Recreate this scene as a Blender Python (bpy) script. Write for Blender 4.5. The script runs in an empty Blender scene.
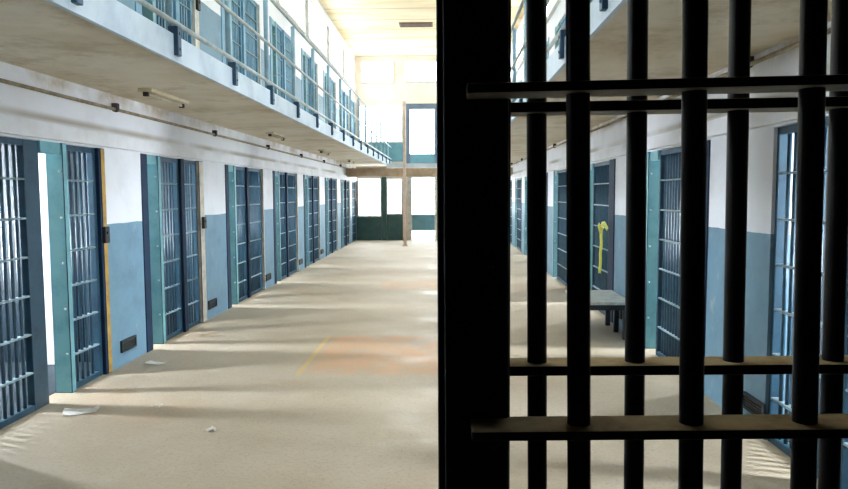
import bpy, bmesh, math, random
from mathutils import Vector, Matrix
random.seed(7)
S = bpy.context.scene
COL = S.collection

# ------------------------------------------------------------------ camera
F = 690.0
yaw = math.atan(21 / 690); pitch = -math.atan(51.5 / 690); roll = 0.004
fw = Vector((-math.sin(yaw) * math.cos(pitch), math.cos(yaw) * math.cos(pitch), math.sin(pitch)))
rt = Vector((math.cos(yaw), math.sin(yaw), 0)); up = rt.cross(fw)
rt, up = rt * math.cos(roll) - up * math.sin(roll), up * math.cos(roll) + rt * math.sin(roll)
cam_d = bpy.data.cameras.new('camera'); cam = bpy.data.objects.new('camera', cam_d); COL.objects.link(cam)
cam_d.sensor_width = 36; cam_d.lens = 36 * F / 848; cam_d.clip_start = 0.05; cam_d.clip_end = 200
m = Matrix((rt, up, -fw)).transposed().to_4x4(); m.translation = Vector((0, 0, 1.75))
cam.matrix_world = m
S.camera = cam

# ------------------------------------------------------------------ world and exposure
W = bpy.data.worlds.new('world'); S.world = W; W.use_nodes = True
bg = W.node_tree.nodes['Background']; bg.inputs[0].default_value = (0.75, 0.87, 1.0, 1); bg.inputs[1].default_value = 0.6
S.view_settings.view_transform = 'Standard'; S.view_settings.look = 'None'
S.view_settings.exposure = 0.14; S.view_settings.gamma = 1.0; S.view_settings.use_curve_mapping = False
CLERESTORY = 7.8      # daylight in the panes high on the side walls
END_GLASS = 9.0      # daylight in the panes of the far wall
CELL_GLASS = 240.0     # sunlit yard behind the small cell windows

# ------------------------------------------------------------------ materials
def lin(r, g, b):
    f = lambda c: c / 12.92 if c <= 0.04045 else ((c + 0.055) / 1.055) ** 2.4
    return (f(r / 255), f(g / 255), f(b / 255), 1)

class Nodes:
    def __init__(s, name):
        s.m = bpy.data.materials.new(name); s.m.use_nodes = True
        s.t = s.m.node_tree; s.b = s.t.nodes['Principled BSDF']
    def n(s, kind, **kw):
        x = s.t.nodes.new(kind)
        for k, v in kw.items(): setattr(x, k, v)
        return x
    def l(s, a, b): s.t.links.new(a, b)
    def put(s, inp, v):
        if hasattr(v, 'is_output'): s.l(v, inp)
        else: inp.default_value = v
    def pos(s):
        return s.n('ShaderNodeNewGeometry').outputs['Position']
    def obj(s):
        return s.n('ShaderNodeTexCoord').outputs['Object']
    def noise(s, scale, detail=4, rough=0.6, vec=None, stretch=None):
        x = s.n('ShaderNodeTexNoise'); x.inputs['Scale'].default_value = scale
        x.inputs['Detail'].default_value = detail; x.inputs['Roughness'].default_value = rough
        v = vec if vec is not None else s.pos()
        if stretch:
            mp = s.n('ShaderNodeMapping'); mp.inputs['Scale'].default_value = stretch; s.l(v, mp.inputs[0]); v = mp.outputs[0]
        s.l(v, x.inputs['Vector']); return x.outputs['Fac']
    def math(s, op, a, b=0.0, clamp=False):
        x = s.n('ShaderNodeMath', operation=op, use_clamp=clamp); s.put(x.inputs[0], a); s.put(x.inputs[1], b); return x.outputs[0]
    def step(s, v, lo, hi):
        x = s.n('ShaderNodeMapRange', interpolation_type='SMOOTHSTEP'); s.put(x.inputs[0], v)
        x.inputs[1].default_value = lo; x.inputs[2].default_value = hi; return x.outputs[0]
    def mix(s, f, a, b):
        x = s.n('ShaderNodeMix', data_type='RGBA'); s.put(x.inputs[0], f); s.put(x.inputs[6], a); s.put(x.inputs[7], b); return x.outputs[2]
    def xyz(s, v):
        x = s.n('ShaderNodeSeparateXYZ'); s.l(v, x.inputs[0]); return x.outputs
    def bump(s, h, strength=0.3, dist=0.01):
        x = s.n('ShaderNodeBump'); x.inputs['Strength'].default_value = strength; x.inputs['Distance'].default_value = dist
        s.l(h, x.inputs['Height']); s.l(x.outputs[0], s.b.inputs['Normal'])
    def base(s, c): s.put(s.b.inputs['Base Color'], c)
    def rough(s, r): s.put(s.b.inputs['Roughness'], r)

def paint(name, c, c2=None, rough=0.5, scale=6, amount=0.5, metallic=0.0, spec=0.5):
    k = Nodes(name)
    c2 = c2 or tuple(x * 0.7 for x in c[:3]) + (1,)
    k.base(k.mix(k.step(k.noise(scale, 5, 0.65), 0.5 - 0.25 * amount, 0.5 + 0.5 * amount), c, c2)); k.rough(rough)
    k.b.inputs['Metallic'].default_value = metallic; k.b.inputs['Specular IOR Level'].default_value = spec
    return k.m

def wall_mat(name, upper=lin(234, 237, 242), lower=lin(110, 148, 170)):
    """cream-white plaster above a blue-grey dado, the same in both storeys, with a few brown damp stains"""
    k = Nodes(name); p = k.pos(); o = k.xyz(p)
    z = k.math('SUBTRACT', o[2], k.math('MULTIPLY', k.math('GREATER_THAN', o[2], 2.8), 2.9))
    wob = k.math('MULTIPLY', k.math('SUBTRACT', k.noise(2.5, 3), 0.5), 0.03)
    dado = k.math('LESS_THAN', k.math('ADD', z, wob), 1.455)
    white = k.mix(k.step(k.noise(1.6, 6, 0.65), 0.45, 0.8), upper, tuple(x * .86 for x in upper[:3]) + (1,))
    # brown damp bands on the lintel strip over the cell doors
    band = k.math('MULTIPLY', k.step(o[2], 2.33, 2.38), k.math('SUBTRACT', 1.0, k.step(o[2], 2.38, 2.44)))
    band = k.math('MULTIPLY', band, k.step(k.noise(0.5, 3, 0.5, stretch=(1, 1, 0.4)), 0.38, 0.6))
    white = k.mix(k.math('MULTIPLY', band, 0.75), white, lin(150, 134, 104))
    top = k.math('MULTIPLY', k.step(o[2], 2.55, 2.72), k.math('LESS_THAN', o[2], 2.8))
    white = k.mix(k.math('MULTIPLY', top, k.step(k.noise(0.9, 5, 0.7), 0.4, 0.7)), white, lin(168, 146, 112))
    blue = k.mix(k.step(k.noise(3.0, 6, 0.7), 0.42, 0.78), lower, tuple(x * .76 for x in lower[:3]) + (1,))
    scuff = k.step(k.noise(7, 6, 0.75, stretch=(1, 1, 0.45)), 0.6, 0.7)
    blue = k.mix(k.math('MULTIPLY', scuff, 0.5), blue, lin(176, 180, 176))
    k.base(k.mix(dado, white, blue)); k.rough(0.55)
    k.bump(k.noise(22, 5), 0.15, 0.01)
    return k.m

def floor_mat():
    k = Nodes('worn painted concrete'); p = k.pos(); o = k.xyz(p)
    c = k.mix(k.step(k.noise(0.7, 6, 0.62), 0.35, 0.7), lin(194, 182, 163), lin(180, 166, 142))
    c = k.mix(k.math('MULTIPLY', k.step(k.noise(5, 7, 0.75), 0.5, 0.8), 0.55), c, lin(204, 194, 174))
    c = k.mix(k.math('MULTIPLY', k.step(k.noise(0.45, 5, 0.6), 0.5, 0.66), 0.5), c, lin(184, 158, 132))
    c = k.mix(k.math('MULTIPLY', k.step(k.noise(38, 4, 0.8), 0.5, 0.68), 0.6), c, lin(158, 138, 110))
    c = k.mix(k.math('MULTIPLY', k.step(k.noise(14, 6, 0.8), 0.55, 0.72), 0.4), c, lin(160, 142, 112))
    def rect(x0, x1, y0, y1, s=0.03):
        a = k.math('MULTIPLY', k.step(o[0], x0 - s, x0 + s), k.math('SUBTRACT', 1.0, k.step(o[0], x1 - s, x1 + s)))
        b = k.math('MULTIPLY', k.step(o[1], y0 - s, y0 + s), k.math('SUBTRACT', 1.0, k.step(o[1], y1 - s, y1 + s)))
        return k.math('MULTIPLY', a, b)
    worn = k.step(k.noise(2.2, 6, 0.7), 0.25, 0.6)
    k2 = k.math('MULTIPLY', k.math('MULTIPLY', rect(-1.36, 0.5, 6.55, 8.35, 0.08), worn), 0.95)
    c = k.mix(k2, c, lin(206, 164, 128))                                   # faded red painted rectangle
    c = k.mix(k.math('MULTIPLY', k.math('MULTIPLY', rect(-1.2, 0.7, 12.4, 13.6, 0.1), worn), 0.6), c, lin(204, 160, 120))
    c = k.mix(k.math('MULTIPLY', rect(-1.45, -1.40, 6.5, 8.35, 0.01), 0.75), c, lin(216, 184, 110))   # its worn yellow edge line
    k.base(c)
    polish = k.step(k.noise(1.3, 5, 0.65), 0.4, 0.68)
    lane = k.math('MULTIPLY', rect(-.42, .9, 2, 25, .12), polish)
    k.rough(k.math('ADD', 0.58, k.math('MULTIPLY', lane, -0.24)))
    k.bump(k.noise(14, 6, 0.7), 0.22, 0.01)
    return k.m

def ceiling_mat():
    k = Nodes('cream ceiling boards'); o = k.xyz(k.pos())
    c = k.mix(k.step(k.noise(0.5, 5, 0.6, stretch=(0.35, 1.6, 1)), 0.4, 0.7), lin(238, 222, 186), lin(222, 192, 136))
    seam = k.step(k.math('ABSOLUTE', k.math('SUBTRACT', k.math('FRACT', k.math('DIVIDE', o[1], 1.2)), 0.5)), 0.44, 0.47)
    k.base(k.mix(k.math('MULTIPLY', seam, 0.7), c, lin(206, 168, 112))); k.rough(0.7)
    return k.m

def soffit_mat():
    k = Nodes('stained concrete soffit')
    c = k.mix(k.step(k.noise(0.9, 6, 0.65), 0.35, 0.72), lin(228, 220, 202), lin(206, 192, 164))
    c = k.mix(k.math('MULTIPLY', k.step(k.noise(1.7, 8, 0.78), 0.48, 0.66), 0.5), c, lin(166, 146, 110))
    k.base(c); k.rough(0.7); k.bump(k.noise(9, 6, 0.7), 0.2, 0.01)
    return k.m

def glow(name, c, strength):
    k = Nodes(name); k.base((0.8, 0.8, 0.8, 1)); k.rough(0.2)
    k.b.inputs['Emission Color'].default_value = c; k.b.inputs['Emission Strength'].default_value = strength
    return k.m

M = {}
M['wall'] = wall_mat('two tone plaster')
M['floor'] = floor_mat()
M['ceiling'] = ceiling_mat()
M['soffit'] = soffit_mat()
M['cell'] = wall_mat('cell plaster with painted shade', lin(70, 76, 84), lin(22, 42, 56))  # plaster colour darkened to stand for the shade inside the cells
M['cell_shade'] = paint('cell shade put into the colour', lin(46, 58, 68), lin(34, 44, 54), 0.7, 4)  # dark colour stands for shade on cell floors and one cross wall
M['white'] = paint('white plaster', lin(236, 238, 242), lin(218, 218, 218), 0.6, 2)
M['fascia'] = paint('pale blue fascia paint', lin(206, 220, 230), lin(176, 194, 208), 0.5, 2.5)
M['dark_plaster'] = paint('dark vestibule paint', lin(58, 56, 58), lin(40, 38, 40), 0.8, 3)
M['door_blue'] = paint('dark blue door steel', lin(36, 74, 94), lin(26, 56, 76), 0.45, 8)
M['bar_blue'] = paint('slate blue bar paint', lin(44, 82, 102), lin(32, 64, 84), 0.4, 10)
M['glare_stile'] = paint('blue door steel with painted glare', lin(112, 162, 190), lin(92, 140, 170), 0.5, 8)  # lighter copy of the door steel, gallery glare painted in
M['glare_bar'] = paint('blue bar paint with painted glare', lin(136, 182, 208), lin(110, 158, 186), 0.45, 10)  # same glare put into the colour of the gallery bars
M['crossbar'] = paint('worn grey blue crossbar paint', lin(138, 160, 170), lin(104, 132, 146), 0.45, 14)
M['navy'] = paint('navy post paint', lin(18, 46, 74), lin(14, 34, 58), 0.6, 6, spec=0.2)
M['teal'] = paint('teal jamb paint', lin(118, 174, 182), lin(96, 152, 162), 0.45, 5)
M['glare_teal'] = paint('teal jamb paint with painted glare', lin(128, 180, 190), lin(104, 156, 168), 0.45, 5)  # gallery jambs lightened in the colour for the glare as well
M['yellow_edge'] = paint('ochre worn post edge', lin(188, 150, 62), lin(150, 116, 52), 0.6, 9)
M['cream_edge'] = paint('cream worn post', lin(222, 216, 200), lin(178, 172, 160), 0.6, 7)
M['black'] = paint('black iron', lin(22, 20, 22), lin(14, 12, 14), 0.5, 9)
M['rail'] = paint('pale rail paint', lin(206, 212, 210), lin(168, 184, 190), 0.4, 7)
M['rail_post'] = paint('blue grey post paint', lin(150, 186, 204), lin(118, 158, 182), 0.4, 7)
M['gate'] = paint('black gate paint with rust', lin(24, 20, 22), lin(40, 28, 22), 0.55, 30, 0.35, spec=0.3)
M['gate_dust'] = paint('dusty top of the flat bars', lin(196, 174, 134), lin(156, 134, 102), 0.85, 24, spec=0.2)
M['block'] = paint('blue post base paint', lin(50, 88, 116), lin(34, 62, 88), 0.45, 6)
M['gate_bounce'] = paint('flat bar underside with painted bounce light', lin(186, 182, 172), lin(150, 144, 132), 0.6, 24)  # light bounced off the floor, painted into the undersides
M['pipe'] = paint('old pipe paint', lin(160, 148, 122), lin(118, 104, 82), 0.6, 8)
M['clip'] = paint('rusty clip', lin(48, 38, 34), lin(32, 26, 24), 0.7, 12)
M['lamp'] = paint('yellowed lamp housing', lin(214, 204, 176), lin(186, 170, 132), 0.5, 6)
M['lamp_tube'] = paint('unlit lamp tube', lin(190, 182, 160), lin(170, 160, 136), 0.4, 6)
M['beam'] = paint('brown beam paint', lin(186, 162, 134), lin(156, 132, 106), 0.6, 4)
M['column'] = paint('tan column paint', lin(222, 200, 182), lin(196, 172, 154), 0.5, 4)
M['end_grey'] = paint('grey blue door frame paint', lin(104, 118, 134), lin(84, 98, 114), 0.5, 3)
M['end_teal'] = paint('teal panel paint', lin(104, 150, 160), lin(86, 130, 142), 0.5, 3)
M['end_dark'] = paint('dark green panel paint', lin(62, 98, 94), lin(46, 78, 76), 0.5, 3)
M['end_wall'] = paint('warm end wall paint', lin(236, 222, 206), lin(226, 206, 184), 0.6, 2)
M['wood'] = paint('grey weathered bench board', lin(206, 210, 206), lin(170, 176, 174), 0.6, 12)
M['bench_leg'] = paint('dark bench leg paint', lin(34, 42, 52), lin(24, 30, 38), 0.5, 9)
M['tape'] = paint('yellow plastic tape', lin(226, 224, 96), lin(208, 210, 92), 0.4, 14)
M['paper'] = paint('dirty white paper', lin(232, 230, 224), lin(206, 202, 194), 0.8, 20)
M['vent_dark'] = paint('dark grille paint', lin(34, 46, 52), lin(24, 32, 38), 0.6, 12)
M['vent_ceiling'] = paint('brown ceiling grille', lin(112, 84, 60), lin(84, 62, 46), 0.6, 12)
M['clerestory'] = glow('clerestory daylight glass', (0.80, 0.91, 1.0, 1), CLERESTORY)
M['end_glass'] = glow('far wall daylight glass', (0.88, 0.95, 1.0, 1), END_GLASS)
M['cell_glass'] = glow('cell window daylight glass', (0.84, 0.92, 1.0, 1), CELL_GLASS)
M['frame_white'] = paint('white window frame', lin(226, 226, 220), lin(206, 206, 198), 0.5, 6)

# ------------------------------------------------------------------ mesh helpers
class MB:
    """collects boxes and bars; build() links them as ONE mesh object"""
    def __init__(s): s.bm = bmesh.new()
    def box(s, x0, x1, y0, y1, z0, z1, mi=0, bev=0.0):
        r = bmesh.ops.create_cube(s.bm, size=1.0); vs = r['verts']
        for v in vs:
            v.co = Vector(((x0 + x1) / 2 + v.co.x * (x1 - x0), (y0 + y1) / 2 + v.co.y * (y1 - y0), (z0 + z1) / 2 + v.co.z * (z1 - z0)))
        fs = {f for v in vs for f in v.link_faces}
        for f in fs: f.material_index = mi
        if bev:
            es = list({e for v in vs for e in v.link_edges})
            bmesh.ops.bevel(s.bm, geom=es, offset=bev, segments=2, affect='EDGES', profile=0.5)
        return s
    def bar(s, a, b, r, seg=10, mi=0, r2=None):
        a, b = Vector(a), Vector(b); d = b - a
        q = Vector((0, 0, 1)).rotation_difference(d.normalized())
        res = bmesh.ops.create_cone(s.bm, cap_ends=True, segments=seg, radius1=r, radius2=r if r2 is None else r2, depth=d.length,
                                    matrix=Matrix.Translation((a + b) / 2) @ q.to_matrix().to_4x4())
        for f in {f for v in res['verts'] for f in v.link_faces}:
            f.material_index = mi
            if len(f.verts) == 4: f.smooth = True
        return s
    def ball(s, c, r, mi=0, sc=(1, 1, 1)):
        res = bmesh.ops.create_icosphere(s.bm, subdivisions=2, radius=r, matrix=Matrix.Translation(c) @ Matrix.Diagonal((*sc, 1)))
        for f in {f for v in res['verts'] for f in v.link_faces}: f.smooth = True; f.material_index = mi
        return s
    def mesh(s, name, mats):
        me = bpy.data.meshes.new(name); s.bm.to_mesh(me); s.bm.free()
        for x in (mats if isinstance(mats, (list, tuple)) else [mats]): me.materials.append(x)
        return me
    def build(s, name, mats, parent=None, loc=None):
        return link(name, s.mesh(name, mats), parent, loc)

def link(name, data, parent=None, loc=None):
    o = bpy.data.objects.new(name, data); COL.objects.link(o)
    if parent: o.parent = parent
    if loc: o.location = loc
    return o
def thing(name, label, cat, loc=(0, 0, 0), group=None):
    return tag(link(name, None, None, loc), label, cat, group)
def tag(o, label, cat, group=None):
    o['label'] = label; o['category'] = cat
    if group: o['group'] = group
    return o
def struct(name, mb, mats, loc=None, parent=None):
    o = mb.build(name, mats, parent, loc)
    if not parent: o['kind'] = 'structure'
    return o

XL, XR, YE = -3.3, 2.25, 25.7          # wall faces and far wall
T = 0.15                                # thickness of the cell front walls
HC, HS, HD = 2.19, 2.74, 2.90           # cell opening head, soffit, gallery deck
TOP = 6.77
DEPTH = 2.4                             # depth of a cell
Y0 = 1.1

# ------------------------------------------------------------------ where the cell fronts stand (distances along the hall)
LS = [7.38, 10.26, 13.14, 16.02, 18.9, 21.78]
WIDE = [0, .24, .26, .1, .2, .15]
left_open = [(4.5, 6.62)] + [(s + .05, s + 1.97 + WIDE[LS.index(s)]) for s in LS] + [(24.5, 25.6)]
RS = [5.96, 9.22, 12.55, 15.2, 17.7, 20.35]
right_open = [(3.0, 4.83)] + [(s, s + 1.84) for s in RS] + [(23.2, 25.0)]

def front_wall(name, xa, xb, opens):
    w = MB()
    for zb, zt, zc in ((0, HC, HS), (HD, HD + HC, TOP)):
        y = Y0
        for a, b in opens:
            w.box(xa, xb, y, a, zb, zt); y = b
        w.box(xa, xb, y, YE, zb, zt)
        w.box(xa, xb, Y0, YE, zt, zc)
    return struct(name, w, M['wall'])

# ------------------------------------------------------------------ the hall itself
struct('floor', MB().box(-6.2, 5.2, -2.7, YE + 0.3, -0.2, 0), M['floor'])
struct('ceiling', MB().box(XL - 0.3, XR + 0.3, Y0, YE + 0.3, TOP, TOP + 0.2), M['ceiling'])
front_wall('wall_left', XL - T, XL, left_open)
front_wall('wall_right', XR, XR + T, right_open)
# galleries: deck slab with the pale fascia along its edge
for side, xe, x1, x2 in (('left', -2.0, XL - T - DEPTH - .1, -2.0), ('right', 0.93, 0.93, XR + T + DEPTH + .1)):
    g = MB().box(x1, x2, Y0, YE, HS, HD)
    struct('floor_gallery_' + side, g, M['soffit'])
    f = MB().box(xe - (0.0 if side == 'left' else .03), xe + (0.03 if side == 'left' else 0), Y0, YE, HS - .022, HD + .012)
    struct('trim_fascia_' + side, f, M['fascia'])
# cells behind the fronts: back walls, cross walls and a top slab
def cells(side, xf, xb, opens):
    s = -1 if side == 'left' else 1
    b = MB(); a, c = sorted((xb, xb + s * .12))
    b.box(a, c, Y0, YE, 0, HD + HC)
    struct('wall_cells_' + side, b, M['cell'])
    p = MB(); lo, hi = sorted((xf, xb))
    ys = [(opens[k][1] + opens[k + 1][0]) / 2 for k in range(len(opens) - 1)]
    for y in [Y0 + .05] + ys:
        mi = (2 if side == 'right' and y == ys[0] else 1) if y in ys else 0  # first right cross wall takes the painted shade colour
        p.box(lo, hi, y - .05, y + .05, 0, HS, mi); p.box(lo, hi, y - .05, y + .05, HD, HD + HC, mi)
    struct('wall_cell_partitions_' + side, p, [M['wall'], M['cell'], M['cell_shade']])
    struct('floor_cells_' + side, MB().box(lo, hi, Y0, YE, 0, .006), M['cell_shade'])  # slab added in a dark colour so the cell floors look shaded
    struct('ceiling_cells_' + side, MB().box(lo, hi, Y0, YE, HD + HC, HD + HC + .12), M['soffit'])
cells('left', XL - T, XL - T - DEPTH, left_open)
cells('right', XR + T, XR + T + DEPTH, right_open)
struct('trim_1', MB().box(-4.16, -3.92, 6.86, 6.949, 0, HS, 0, .01), M['white'])      # white panel added so the first open gap looks brightly lit

struct('trim_6', MB().box(XL + .001, XL + .05, Y0, YE - .13, HC + .015, HC + .15, 0, .008), M['white'])
struct('trim_7', MB().box(XR - .05, XR - .001, Y0, YE - .13, HC + .015, HC + .15, 0, .008), M['white'])

# far wall
e = MB().box(XL - 3, XR + 3, YE, YE + .2, 0, TOP)
struct('wall_end', e, M['end_wall'])
# wall behind the camera and the dim vestibule it stands in
v = MB().box(XL - T, -1.25, .95, 1.1, 0, TOP).box(1.35, XR + T, .95, 1.1, 0, TOP).box(-1.25, 1.35, .95, 1.1, 2.45, TOP)
struct('wall_front', v, M['dark_plaster'])
struct('wall_back', MB().box(-2, 2, -2.6, -2.45, 0, 2.75), M['dark_plaster'])
struct('wall_vestibule_left', MB().box(-2.0, -1.85, -2.45, .95, 0, 2.75), M['dark_plaster'])
struct('wall_vestibule_right', MB().box(1.85, 2.0, -2.45, .95, 0, 2.75), M['dark_plaster'])
struct('ceiling_vestibule', MB().box(-2, 2, -2.6, .95, 2.75, 2.9), M['dark_plaster'])

# ------------------------------------------------------------------ windows and doors of the setting
win_n = [0]
def window_y(x0, x1, z0, z1, nx, nz, glass='end_glass', fmat='frame_white', fr=.05):
    """a window in the far wall"""
    win_n[0] += 1
    p = struct('window_%d' % win_n[0], MB().box(x0, x1, YE - .03, YE - .002, z0, z1), M[glass])
    f = MB()
    for a, b, c, d in ((x0 - fr, x0, z0 - fr, z1 + fr), (x1, x1 + fr, z0 - fr, z1 + fr), (x0, x1, z0 - fr, z0), (x0, x1, z1, z1 + fr)):
        f.box(a, b, YE - .07, YE - .002, c, d)
    for k in range(1, nx): xx = x0 + (x1 - x0) * k / nx; f.box(xx - .012, xx + .012, YE - .055, YE - .025, z0, z1)
    for k in range(1, nz): zz = z0 + (z1 - z0) * k / nz; f.box(x0, x1, YE - .054, YE - .024, zz - .012, zz + .012)
    f.build('window_frame', M[fmat], p)
    return p
for a, b in ((-3.03, -1.9), (-1.42, -.32), (.16, 1.26)): window_y(a, b, 5.84, 6.53, 3, 2)
window_y(-3.12, -1.6, 3.66, 4.95, 4, 4)
window_y(.7, 2.1, 3.66, 4.95, 4, 4)
window_y(-3.2, -2.4, .92, 2.28, 2, 4)
window_y(-2.12, -1.62, 1.0, 2.26, 1, 4)
window_y(.6, 2.0, .92, 2.28, 3, 4)
for side, xw, s in (('left', XL, 1), ('right', XR, -1)):
    for k in range(8):                                   # clerestory over the upper cells
        y0 = 2.0 + k * 2.95
        win_n[0] += 1
        a, b = sorted((xw + s * .002, xw + s * .03))
        p = struct('window_%d' % win_n[0], MB().box(a, b, y0, y0 + 2.4, 5.5, 6.35), M['clerestory'])
        f = MB(); a, b = sorted((xw + s * .002, xw + s * .07))
        f.box(a, b, y0 - .06, y0, 5.44, 6.41).box(a, b, y0 + 2.4, y0 + 2.46, 5.44, 6.41).box(a, b, y0, y0 + 2.4, 5.44, 5.5).box(a, b, y0, y0 + 2.4, 6.35, 6.41)
        f.box(a, b, y0 + .785, y0 + .815, 5.5, 6.35).box(a, b, y0 + 1.585, y0 + 1.615, 5.5, 6.35)
        f.build('window_frame', M['frame_white'], p)
def cell_window(side, yc, w=.34):
    win_n[0] += 1
    xb = (XL - T - DEPTH) if side == 'left' else (XR + T + DEPTH); s = 1 if side == 'left' else -1
    a, b = sorted((xb + s * .002, xb + s * .02))
    p = struct('window_%d' % win_n[0], MB().box(a, b, yc - w / 2, yc + w / 2, 1.0, 2.3), M['cell_glass'])
    f = MB(); a, b = sorted((xb + s * .002, xb + s * .05))
    f.box(a, b, yc - w / 2 - .05, yc - w / 2, .95, 2.35).box(a, b, yc + w / 2, yc + w / 2 + .05, .95, 2.35)
    f.box(a, b, yc - w / 2, yc + w / 2, .95, 1.0).box(a, b, yc - w / 2, yc + w / 2, 2.3, 2.35).box(a, b, yc - w / 2, yc + w / 2, 1.64, 1.66)
    f.build('window_frame', M['frame_white'], p)
cell_window('left', 5.73, .32)
for s in LS: cell_window('left', s + .34, .3)
cell_window('right', 3.5, .4)
for s in RS: cell_window('right', s + 1.6, .3)

# far wall panels and doors
struct('trim_2', MB().box(-2.9, -1.46, YE - .05, YE - .002, 2.92, 3.6).box(.5, 2.2, YE - .05, YE - .002, 2.92, 3.6), M['end_teal'])
struct('trim_3', MB().box(XL + .01, -2.36, YE - .06, YE - .002, 0, .86).box(-2.16, -1.57, YE - .06, YE - .002, 0, .94).box(.5, 2.2, YE - .06, YE - .002, 0, .86), M['end_dark'])
struct('trim_4', MB().box(-2.34, -2.18, YE - .1, YE - .002, 0, 2.6), M['end_dark'])
def end_door(n, x0, x1, z0, z1, fmat, pane, panel, foot=None):
    fr = MB().box(x0, x0 + .14, YE - .12, YE - .002, z0, z1).box(x1 - .14, x1, YE - .12, YE - .002, z0, z1).box(x0 + .14, x1 - .14, YE - .12, YE - .002, z1 - .2, z1)
    d = struct('door_%d' % n, fr, M[fmat])
    MB().box(x0 + .14, x1 - .14, YE - .06, YE - .002, pane[0], pane[1]).build('glass', M['end_glass'], d)
    MB().box(x0 + .14, x1 - .14, YE - .08, YE - .002, panel[0], panel[1]).build('kick_panel', M['end_teal'], d)
    if foot: MB().box(x0 + .14, x1 - .14, YE - .06, YE - .002, foot[0], foot[1]).build('floor_glow', M['end_glass'], d)  # glowing strip added to stand for lit floor at the door foot
end_door(1, -1.42, -.24, HD - .2, 5.02, 'end_grey', (3.2, 4.8), (HD - .1, 3.19))
end_door(2, -1.36, -.24, 0, 2.5, 'cream_edge', (.96, 2.3), (.36, .95), (.02, .35))
# cross gallery in front of the far wall
struct('floor_gallery_end', MB().box(-1.965, .895, 23.4, YE - .125, 2.6, 2.75), M['fascia'])
bm_ = MB().box(-3.29, 2.24, 23.0, 23.3, 2.30, 2.58, 0, .01)
struct('trim_5', bm_, M['beam'])

# ------------------------------------------------------------------ cell fronts: frames (setting) and barred panels (things)
trim_n = [7]
cache = {}
def cached(key, make):
    if key not in cache: cache[key] = make()
    return cache[key]

def panel(root, side, w, h=HC - .004, stile=.045, far_stile=None, lock=None):
    """the parts of a barred panel under root: along +y from 0 to w, in the plane x = 0"""
    s = -1 if side == 'left' else 1
    fs = far_stile or stile
    up_ = root.location.z > 1
    ms, mb = ('glare_stile', 'glare_bar') if up_ else ('door_blue', 'bar_blue')  # upper tier uses the copies with glare in the paint
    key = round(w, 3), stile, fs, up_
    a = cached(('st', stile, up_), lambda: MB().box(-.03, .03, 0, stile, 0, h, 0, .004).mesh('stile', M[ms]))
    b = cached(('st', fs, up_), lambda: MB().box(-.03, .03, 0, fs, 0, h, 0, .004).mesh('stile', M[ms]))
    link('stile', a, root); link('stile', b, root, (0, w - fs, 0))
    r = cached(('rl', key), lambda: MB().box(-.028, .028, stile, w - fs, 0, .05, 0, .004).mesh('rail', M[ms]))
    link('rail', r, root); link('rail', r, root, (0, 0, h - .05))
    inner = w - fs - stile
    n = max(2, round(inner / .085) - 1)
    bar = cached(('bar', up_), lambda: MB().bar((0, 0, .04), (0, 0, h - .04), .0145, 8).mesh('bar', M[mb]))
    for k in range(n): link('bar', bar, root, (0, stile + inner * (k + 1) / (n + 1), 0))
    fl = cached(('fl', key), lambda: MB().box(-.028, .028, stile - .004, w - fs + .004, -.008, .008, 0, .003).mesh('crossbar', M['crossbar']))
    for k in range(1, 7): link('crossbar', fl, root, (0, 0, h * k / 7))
    if lock:
        lk = cached(('lk', side), lambda: MB().box(-.02, .02, -.045, .045, -.08, .08, 0, .006).bar((s * -.02, 0, .02), (s * -.03, 0, .02), .016, 10).mesh('lock', M['black']))
        o = link('lock', lk, root, (lock[0], lock[1], 1.36)); o['label'] = 'dark lock case'
    return root

ORD = ['first', 'second', 'third', 'fourth', 'fifth', 'sixth', 'seventh', 'eighth', 'ninth']
def frame(side, near, op, jamb, post, z, pmat, divider=None):
    """steel posts of one cell front: near post, head over the opening, lit jamb, end post"""
    s = 1 if side == 'left' else -1
    xw = XL if side == 'left' else XR
    def xb(d0, d1): return sorted((xw + s * d0, xw + s * d1))
    trim_n[0] += 1
    f = MB()
    a, b = xb(-.14, .012)
    if near: f.box(a, b, near[0], near[1], z, z + HC, 0, .006)
    if divider: f.box(a, b, divider[0], divider[1], z, z + HC, 0, .006)
    if op: a2, b2 = xb(-.05, -.005); f.box(a2, b2, op[0] + .004, op[1] - .002, z + 2.09, z + HC, 1)
    if jamb:
        f.box(a, b, jamb[0], jamb[1], z, z + HC, 1, .006)
        for zz in (.35, .75, 1.15, 1.55, 1.95): f.ball((xw + s * -.02, jamb[0] - .001, z + zz), .012, 3)
    if post:
        a, b = xb(-.14, .014); f.box(a, b, post[0], post[1], z, z + HC, 2, .008)
    struct('trim_%d' % trim_n[0], f, [M['glare_stile' if z else 'navy'], M['glare_teal' if z else 'teal'], M[pmat], M['rail']])

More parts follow.
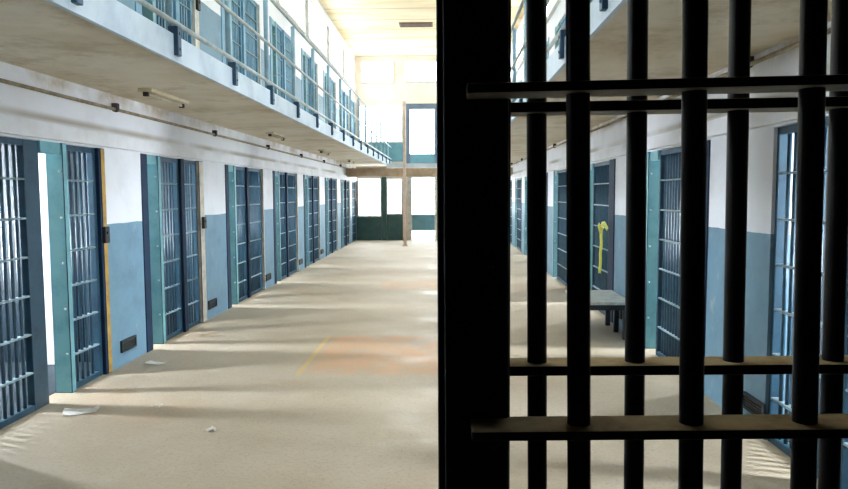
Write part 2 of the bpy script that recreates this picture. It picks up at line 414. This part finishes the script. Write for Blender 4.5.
tiers = ((0.0, 'ground floor', 'lower'), (HD, 'upper gallery', 'upper'))
for z, floor_word, tier in tiers:
    g = 'cell fronts along the %s left wall' % tier
    # the nearest left cell: a wide sliding door, an open gap, a narrow fixed panel
    t = thing('sliding_cell_door', 'wide navy barred sliding door nearest the camera on the left, %s' % floor_word, 'cell door', (XL - .05, 4.5, z), g)
    panel(t, 'left', 1.08, far_stile=.2)
    frame('left', None, (5.58, 5.88), (5.88, 5.95), (6.535, 6.62), z, 'yellow_edge', (6.5, 6.535))
    t = thing('cell_front', 'narrow blue barred panel just past the first open gap on the left, %s' % floor_word, 'cell front', (XL - .05, 5.955, z), g)
    panel(t, 'left', .54, lock=(.075, .605))
    for k, s in enumerate(LS):
        o_ = ORD[k + 1]
        frame('left', (s + .05, s + .2), (s + .2, s + .48), (s + .48, s + .56), ((s + 1.8) if not k else (s + 1.91 + WIDE[k]), s + 1.97 + WIDE[k]), z, 'cream_edge', (s + 1.17, s + 1.28))
        t = thing('sliding_cell_door', 'blue barred sliding door of the %s cell along the %s left row' % (o_, tier), 'cell door', (XL - .05, s + .565, z), g)
        panel(t, 'left', .6)
        t = thing('cell_front', 'blue fixed barred panel beyond the door of the %s cell, %s left row' % (o_, tier), 'cell front', (XL - .05, s + 1.285, z), g)
        panel(t, 'left', .51 if not k else .62 + WIDE[k], lock=(.085, .6) if not k else None)
    t = thing('cell_front', 'blue barred panel at the far end of the %s left row, by the end wall' % tier, 'cell front', (XL - .05, 24.52, z), g)
    panel(t, 'left', 1.06)
    g = 'cell fronts along the %s right wall' % tier
    frame('right', (3.97, 4.08), None, None, None, z, 'navy')
    t = thing('cell_front', 'blue barred panel nearest the camera on the right wall, %s' % floor_word, 'cell front', (XR + .05, 3.0, z), g)
    panel(t, 'right', .96)
    t = thing('sliding_cell_door', 'blue barred sliding door nearest the camera on the right wall, %s' % floor_word, 'cell door', (XR + .05, 4.085, z), g)
    panel(t, 'right', .74, stile=.03)
    for k, s in enumerate(RS):
        o_ = ORD[k + 1]
        nw = .3 if k == 1 else .09
        frame('right', (s, s + nw), (s + 1.46, s + 1.74), (s + 1.74, s + 1.84), None, z, 'cream_edge')
        if k == 1 and not z: lab = 'blue barred sliding door tied with yellow tape on the lower right wall'
        else: lab = 'blue barred sliding door of the %s cell along the %s right row' % (o_, tier)
        t = thing('sliding_cell_door', lab, 'cell door', (XR + .05, s + nw + .005, z), g)
        panel(t, 'right', 1.45 - nw)
    t = thing('cell_front', 'blue barred panel at the far end of the %s right row, by the end wall' % tier, 'cell front', (XR + .05, 23.21, z), g)
    panel(t, 'right', 1.78)

# ------------------------------------------------------------------ gallery railings
def railing(side, x, ys, label):
    s = 1 if side == 'left' else -1
    t = thing('railing', label, 'railing', (x, 0, HD), 'gallery railings')
    y0, y1 = ys[0] - .5, YE - .03
    for zz, r in ((.105, .019), (.53, .017), (1.06, .019)):
        o = MB().bar((s * .02, y0, zz), (s * .02, y1, zz), r, 10).build('rail', M['rail'], t)
    post = MB().bar((0, 0, .013), (0, 0, 1.05), .026, 10).mesh('post', M['rail_post'])
    blk = MB().box(-.03, .045, -.035, .035, -.14, .07, 0, .006).bar((.043, 0, -.09), (.052, 0, -.09), .012, 8).bar((.043, 0, .02), (.052, 0, .02), .012, 8).mesh('base_block', M['block'])
    for y in ys:
        p = link('post', post, t, (s * -.012, y, 0))
        b = link('base_block', blk, p, (0, 0, 0))
        if s < 0: b.rotation_euler = (0, 0, math.pi)
        b.location = (s * .03, 0, 0)
railing('left', -2.0, [2.31 + 1.392 * k for k in range(17)], 'pale three rail railing along the left upper gallery')
railing('right', .93, [2.56 + 1.392 * k for k in range(17)], 'pale three rail railing along the right upper gallery behind the bars')

# ------------------------------------------------------------------ pipes, lamps, vents
def conduit(x, z, y0, ys, label):
    t = thing('conduit_pipe', label, 'pipe', (x, 0, z), 'pipes under the galleries')
    MB().bar((0, y0, 0), (0, 25.5, 0), .016, 10).build('pipe', M['pipe'], t)
    cl = MB().bar((0, -.025, 0), (0, .025, 0), .026, 10).box(-.03, .03, -.025, .025, .0, .06, 0, .004).mesh('pipe_clip', M['clip'])
    for y in ys: link('pipe_clip', cl, t, (0, y, 0))
conduit(XL + .05, 2.585, Y0 + .05, [3.85 + 2.95 * k for k in range(8)], 'thin brown pipe clipped high on the left wall above the cells')
conduit(XR - .05, 2.665, Y0 + .05, [2.2 + 2.95 * k for k in range(8)], 'thin brown pipe clipped high on the right wall above the cells')

def lamp(x, y, label):
    t = thing('strip_lamp', label, 'lamp', (x, y, HS), 'strip lamps under the galleries')
    MB().box(-.07, .07, -.47, .47, -.035, 0, 0, .008).build('housing', M['lamp'], t)
    MB().bar((.0, -.42, -.052), (.0, .42, -.052), .016, 10).build('lamp_tube', M['lamp_tube'], t)
    MB().box(-.025, .025, -.46, -.42, -.075, -.034, 0, .004).build('end_holder', M['clip'], t)
    MB().box(-.025, .025, .42, .46, -.075, -.034, 0, .004).build('end_holder', M['clip'], t)
for k in range(4): lamp(-2.8, 6.92 + 4.6 * k, 'unlit strip lamp under the left gallery, %s from the camera' % ORD[k])

def wall_vent(side, y, label):
    s = 1 if side == 'left' else -1
    t = thing('wall_vent', label, 'vent', ((XL if s > 0 else XR) + s * .002, y, .2), 'vents at the foot of the walls')
    f = MB()
    w, h = .33, .12
    a, b = sorted((0, s * .022))
    f.box(a, b, -w / 2, -w / 2 + .02, -h / 2, h / 2).box(a, b, w / 2 - .02, w / 2, -h / 2, h / 2).box(a, b, -w / 2 + .02, w / 2 - .02, -h / 2, -h / 2 + .02).box(a, b, -w / 2 + .02, w / 2 - .02, h / 2 - .02, h / 2)
    a2, b2 = sorted((0, s * .006)); f.box(a2, b2, -w / 2 + .02, w / 2 - .02, -h / 2 + .02, h / 2 - .02)
    f.build('vent_frame', M['vent_dark'], t)
    sl = MB()
    a3, b3 = sorted((s * .006, s * .018))
    for k in range(5): z = -h / 2 + .03 + k * .021; sl.box(a3, b3, -w / 2 + .02, w / 2 - .02, z, z + .009)
    sl.build('grille', M['black'], t)
wall_vent('left', 6.98, 'small dark wall vent at the foot of the nearest left wall')
for k, s in enumerate(LS[:4]): wall_vent('left', s + 2.2 + WIDE[k] * .9, 'small dark wall vent at the foot of the left wall past its %s cell' % ORD[k + 1])
wall_vent('right', 4.98, 'small dark wall vent low on the nearest right wall behind the bars')
wall_vent('right', 8.9, 'small dark wall vent low on the right wall behind the bench')

t = thing('ceiling_vent', 'long brown vent grille on the cream ceiling near the far end', 'vent', (-.85, 21.0, TOP - .002))
MB().box(-.5, .5, -.24, .24, -.03, 0, 0, .006).build('vent_frame', M['vent_ceiling'], t)
q = MB()
for k in range(6): q.box(-.46, .46, -.2 + k * .07, -.17 + k * .07, -.045, -.029)
q.build('grille', M['vent_ceiling'], t)

# column carrying the cross gallery
t = thing('support_column', 'slim tan steel column standing under the cross gallery at the far end', 'column', (-1.33, 22.9, 0))
MB().box(-.05, .05, -.05, .05, .02, 4.75, 0, .008).build('shaft', M['column'], t)
MB().box(-.1, .1, -.1, .1, 0, .02, 0, .004).build('base_plate', M['column'], t)

# ------------------------------------------------------------------ bench, tape and litter
t = thing('bench', 'low dark bench with a grey top against the right wall', 'bench', (1.9, 8.62, 0))
MB().box(-.31, .31, -.52, .52, .425, .46, 0, .006).build('top', M['wood'], t)
MB().box(-.28, .28, -.5, -.475, .36, .425, 0, .004).box(-.28, .28, .475, .5, .36, .425, 0, .004).box(-.29, -.265, -.475, .475, .36, .425, 0, .004).box(.265, .29, -.475, .475, .36, .425, 0, .004).build('apron', M['bench_leg'], t)
lg = MB().box(-.03, .03, -.03, .03, 0, .425, 0, .005).mesh('leg', M['bench_leg'])
for x in (-.25, .24):
    for y in (-.44, 0.0, .44): link('leg', lg, t, (x, y, 0))

tp = MB()
bm = tp.bm
def ribbon(pts, w, d):
    """a strip of tape along pts, width direction d"""
    d = Vector(d) * w / 2; prev = None
    for p in pts:
        p = Vector(p); cur = (bm.verts.new(p - d), bm.verts.new(p + d))
        if prev: bm.faces.new((prev[0], prev[1], cur[1], cur[0])).smooth = True
        prev = cur
ty = 9.76
ribbon([(-.04 - .004 * math.sin(k * 1.3), ty + .005 * math.sin(k * .9) + k * .006, 1.24 - k * .058) for k in range(12)], .05, (-.6, .8, 0))
ribbon([(-.05, ty - .02, 1.26), (-.075, ty - .14, 1.31), (-.07, ty - .30, 1.325), (-.06, ty - .44, 1.26)], .06, (.2, 0, 1))
ribbon([(-.05, ty - .02, 1.25), (-.1, ty - .08, 1.31), (-.12, ty - .18, 1.29), (-.1, ty - .2, 1.18)], .05, (.4, .3, .8))
tp.ball((-.055, ty - .03, 1.255), .05, 0, (.8, 1.1, 1.0))
o = tp.build('caution_tape', M['tape'], None, (XR - .01, 0, 0))
sol = o.modifiers.new('thickness', 'SOLIDIFY'); sol.thickness = .003
tag(o, 'strip of yellow tape knotted on the bars of a right hand cell door', 'tape')

def scrap(x, y, w, d, rz, label, seed):
    rnd = random.Random(seed); b = MB(); n = 4
    vs = [[b.bm.verts.new(((i / n - .5) * w * (1 + rnd.uniform(-.12, .12)), (j / n - .5) * d * (1 + rnd.uniform(-.12, .12)), .004 + abs(rnd.gauss(0, .006)) + (.012 if i in (0, n) else 0))) for j in range(n + 1)] for i in range(n + 1)]
    for i in range(n):
        for j in range(n): b.bm.faces.new((vs[i][j], vs[i + 1][j], vs[i + 1][j + 1], vs[i][j + 1]))
    o = b.build('paper_scrap', M['paper'], None, (x, y, 0)); o.rotation_euler.z = rz
    o.modifiers.new('thickness', 'SOLIDIFY').thickness = .002
    tag(o, label, 'litter', 'paper litter on the floor')
scrap(-2.93, 5.36, .26, .16, .3, 'largest white paper scrap on the floor by the first left doorway', 1)
scrap(-1.74, 4.94, .07, .08, .8, 'tiny white paper scrap alone nearest the middle of the floor', 2)
scrap(-2.36, 5.5, .06, .06, .2, 'tiny white crumpled scrap between the doorway paper and the floor middle', 3)
scrap(-2.98, 6.93, .22, .12, -.2, 'thin pale paper scrap farther back near the left wall vent', 4)

# ------------------------------------------------------------------ the barred gate and the fixed grille in front of the camera
g = thing('barred_gate', 'black iron barred sliding gate nearest the camera, in silhouette', 'gate', (0, .69, 0))
GW = 1.25
st = MB().box(-.001, .066, .018, .085, .03, 2.38, 0, .004)
for k in range(12): st.ball((.05, .018, .16 + k * .19), .008, 0, (1, .5, 1))
so = st.build('stile', M['gate'], g); so.rotation_euler.y = .011; so.location.x = -1.66 * math.sin(.011)
MB().box(GW - .06, GW, -.03, .04, .03, 2.38, 0, .004).build('stile', M['gate'], g)
MB().box(.02, GW, -.03, .03, 2.34, 2.40, 0, .004).build('top_rail', M['gate'], g)
MB().box(.02, GW, -.03, .03, .0, .06, 0, .004).build('bottom_rail', M['gate'], g)
gb = MB().bar((0, 0, .03), (0, 0, 2.37), .0118, 16).mesh('bar', M['gate'])
for k in range(10): link('bar', gb, g, (.1335 + .1128 * k, 0, 0))
def flat(x0, x1, zc, hz=.0055, dy=.024):
    b = MB().box(x0, x1, -dy, dy, zc - hz, zc + hz, 0, .0015)
    me = b.mesh('crossbar', [M['gate'], M['gate_dust'], M['gate_bounce']])
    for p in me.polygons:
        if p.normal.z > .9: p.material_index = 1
        if p.normal.z < -.9: p.material_index = 2  # underside colour carries the painted floor bounce
    return me
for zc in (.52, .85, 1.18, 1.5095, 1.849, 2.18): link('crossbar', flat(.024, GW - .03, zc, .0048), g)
g.rotation_euler.y = -.015; g.location.x = 1.66 * math.sin(.015)          # the leaf hangs a touch out of plumb

r = thing('fixed_grille', 'black iron fixed grille of round bars just behind the gate', 'grille', (0, .9, 0))
jp = MB().box(-.0095, .0815, -.045, .045, 0, 2.45, 0, .004).build('jamb_post', M['gate'], r); jp.rotation_euler.y = .008; jp.location.x = -1.66 * math.sin(.008)
MB().box(1.27, 1.349, -.045, .045, 0, 2.45, 0, .004).build('jamb_post', M['gate'], r)
MB().box(.08, 1.28, -.03, .03, 2.40, 2.449, 0, .004).build('top_rail', M['gate'], r)
MB().box(.08, 1.28, -.03, .03, 0, .05, 0, .004).build('bottom_rail', M['gate'], r)
rb = MB().bar((0, 0, .02), (0, 0, 2.43), .0128, 16).mesh('bar', M['gate'])
for k in range(9): link('bar', rb, r, (.1198 + .1277 * k, 0, 0))
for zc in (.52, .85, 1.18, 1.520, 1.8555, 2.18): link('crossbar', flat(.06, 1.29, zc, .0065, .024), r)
r.rotation_euler.y = -.010; r.location.x = 1.66 * math.sin(.010)
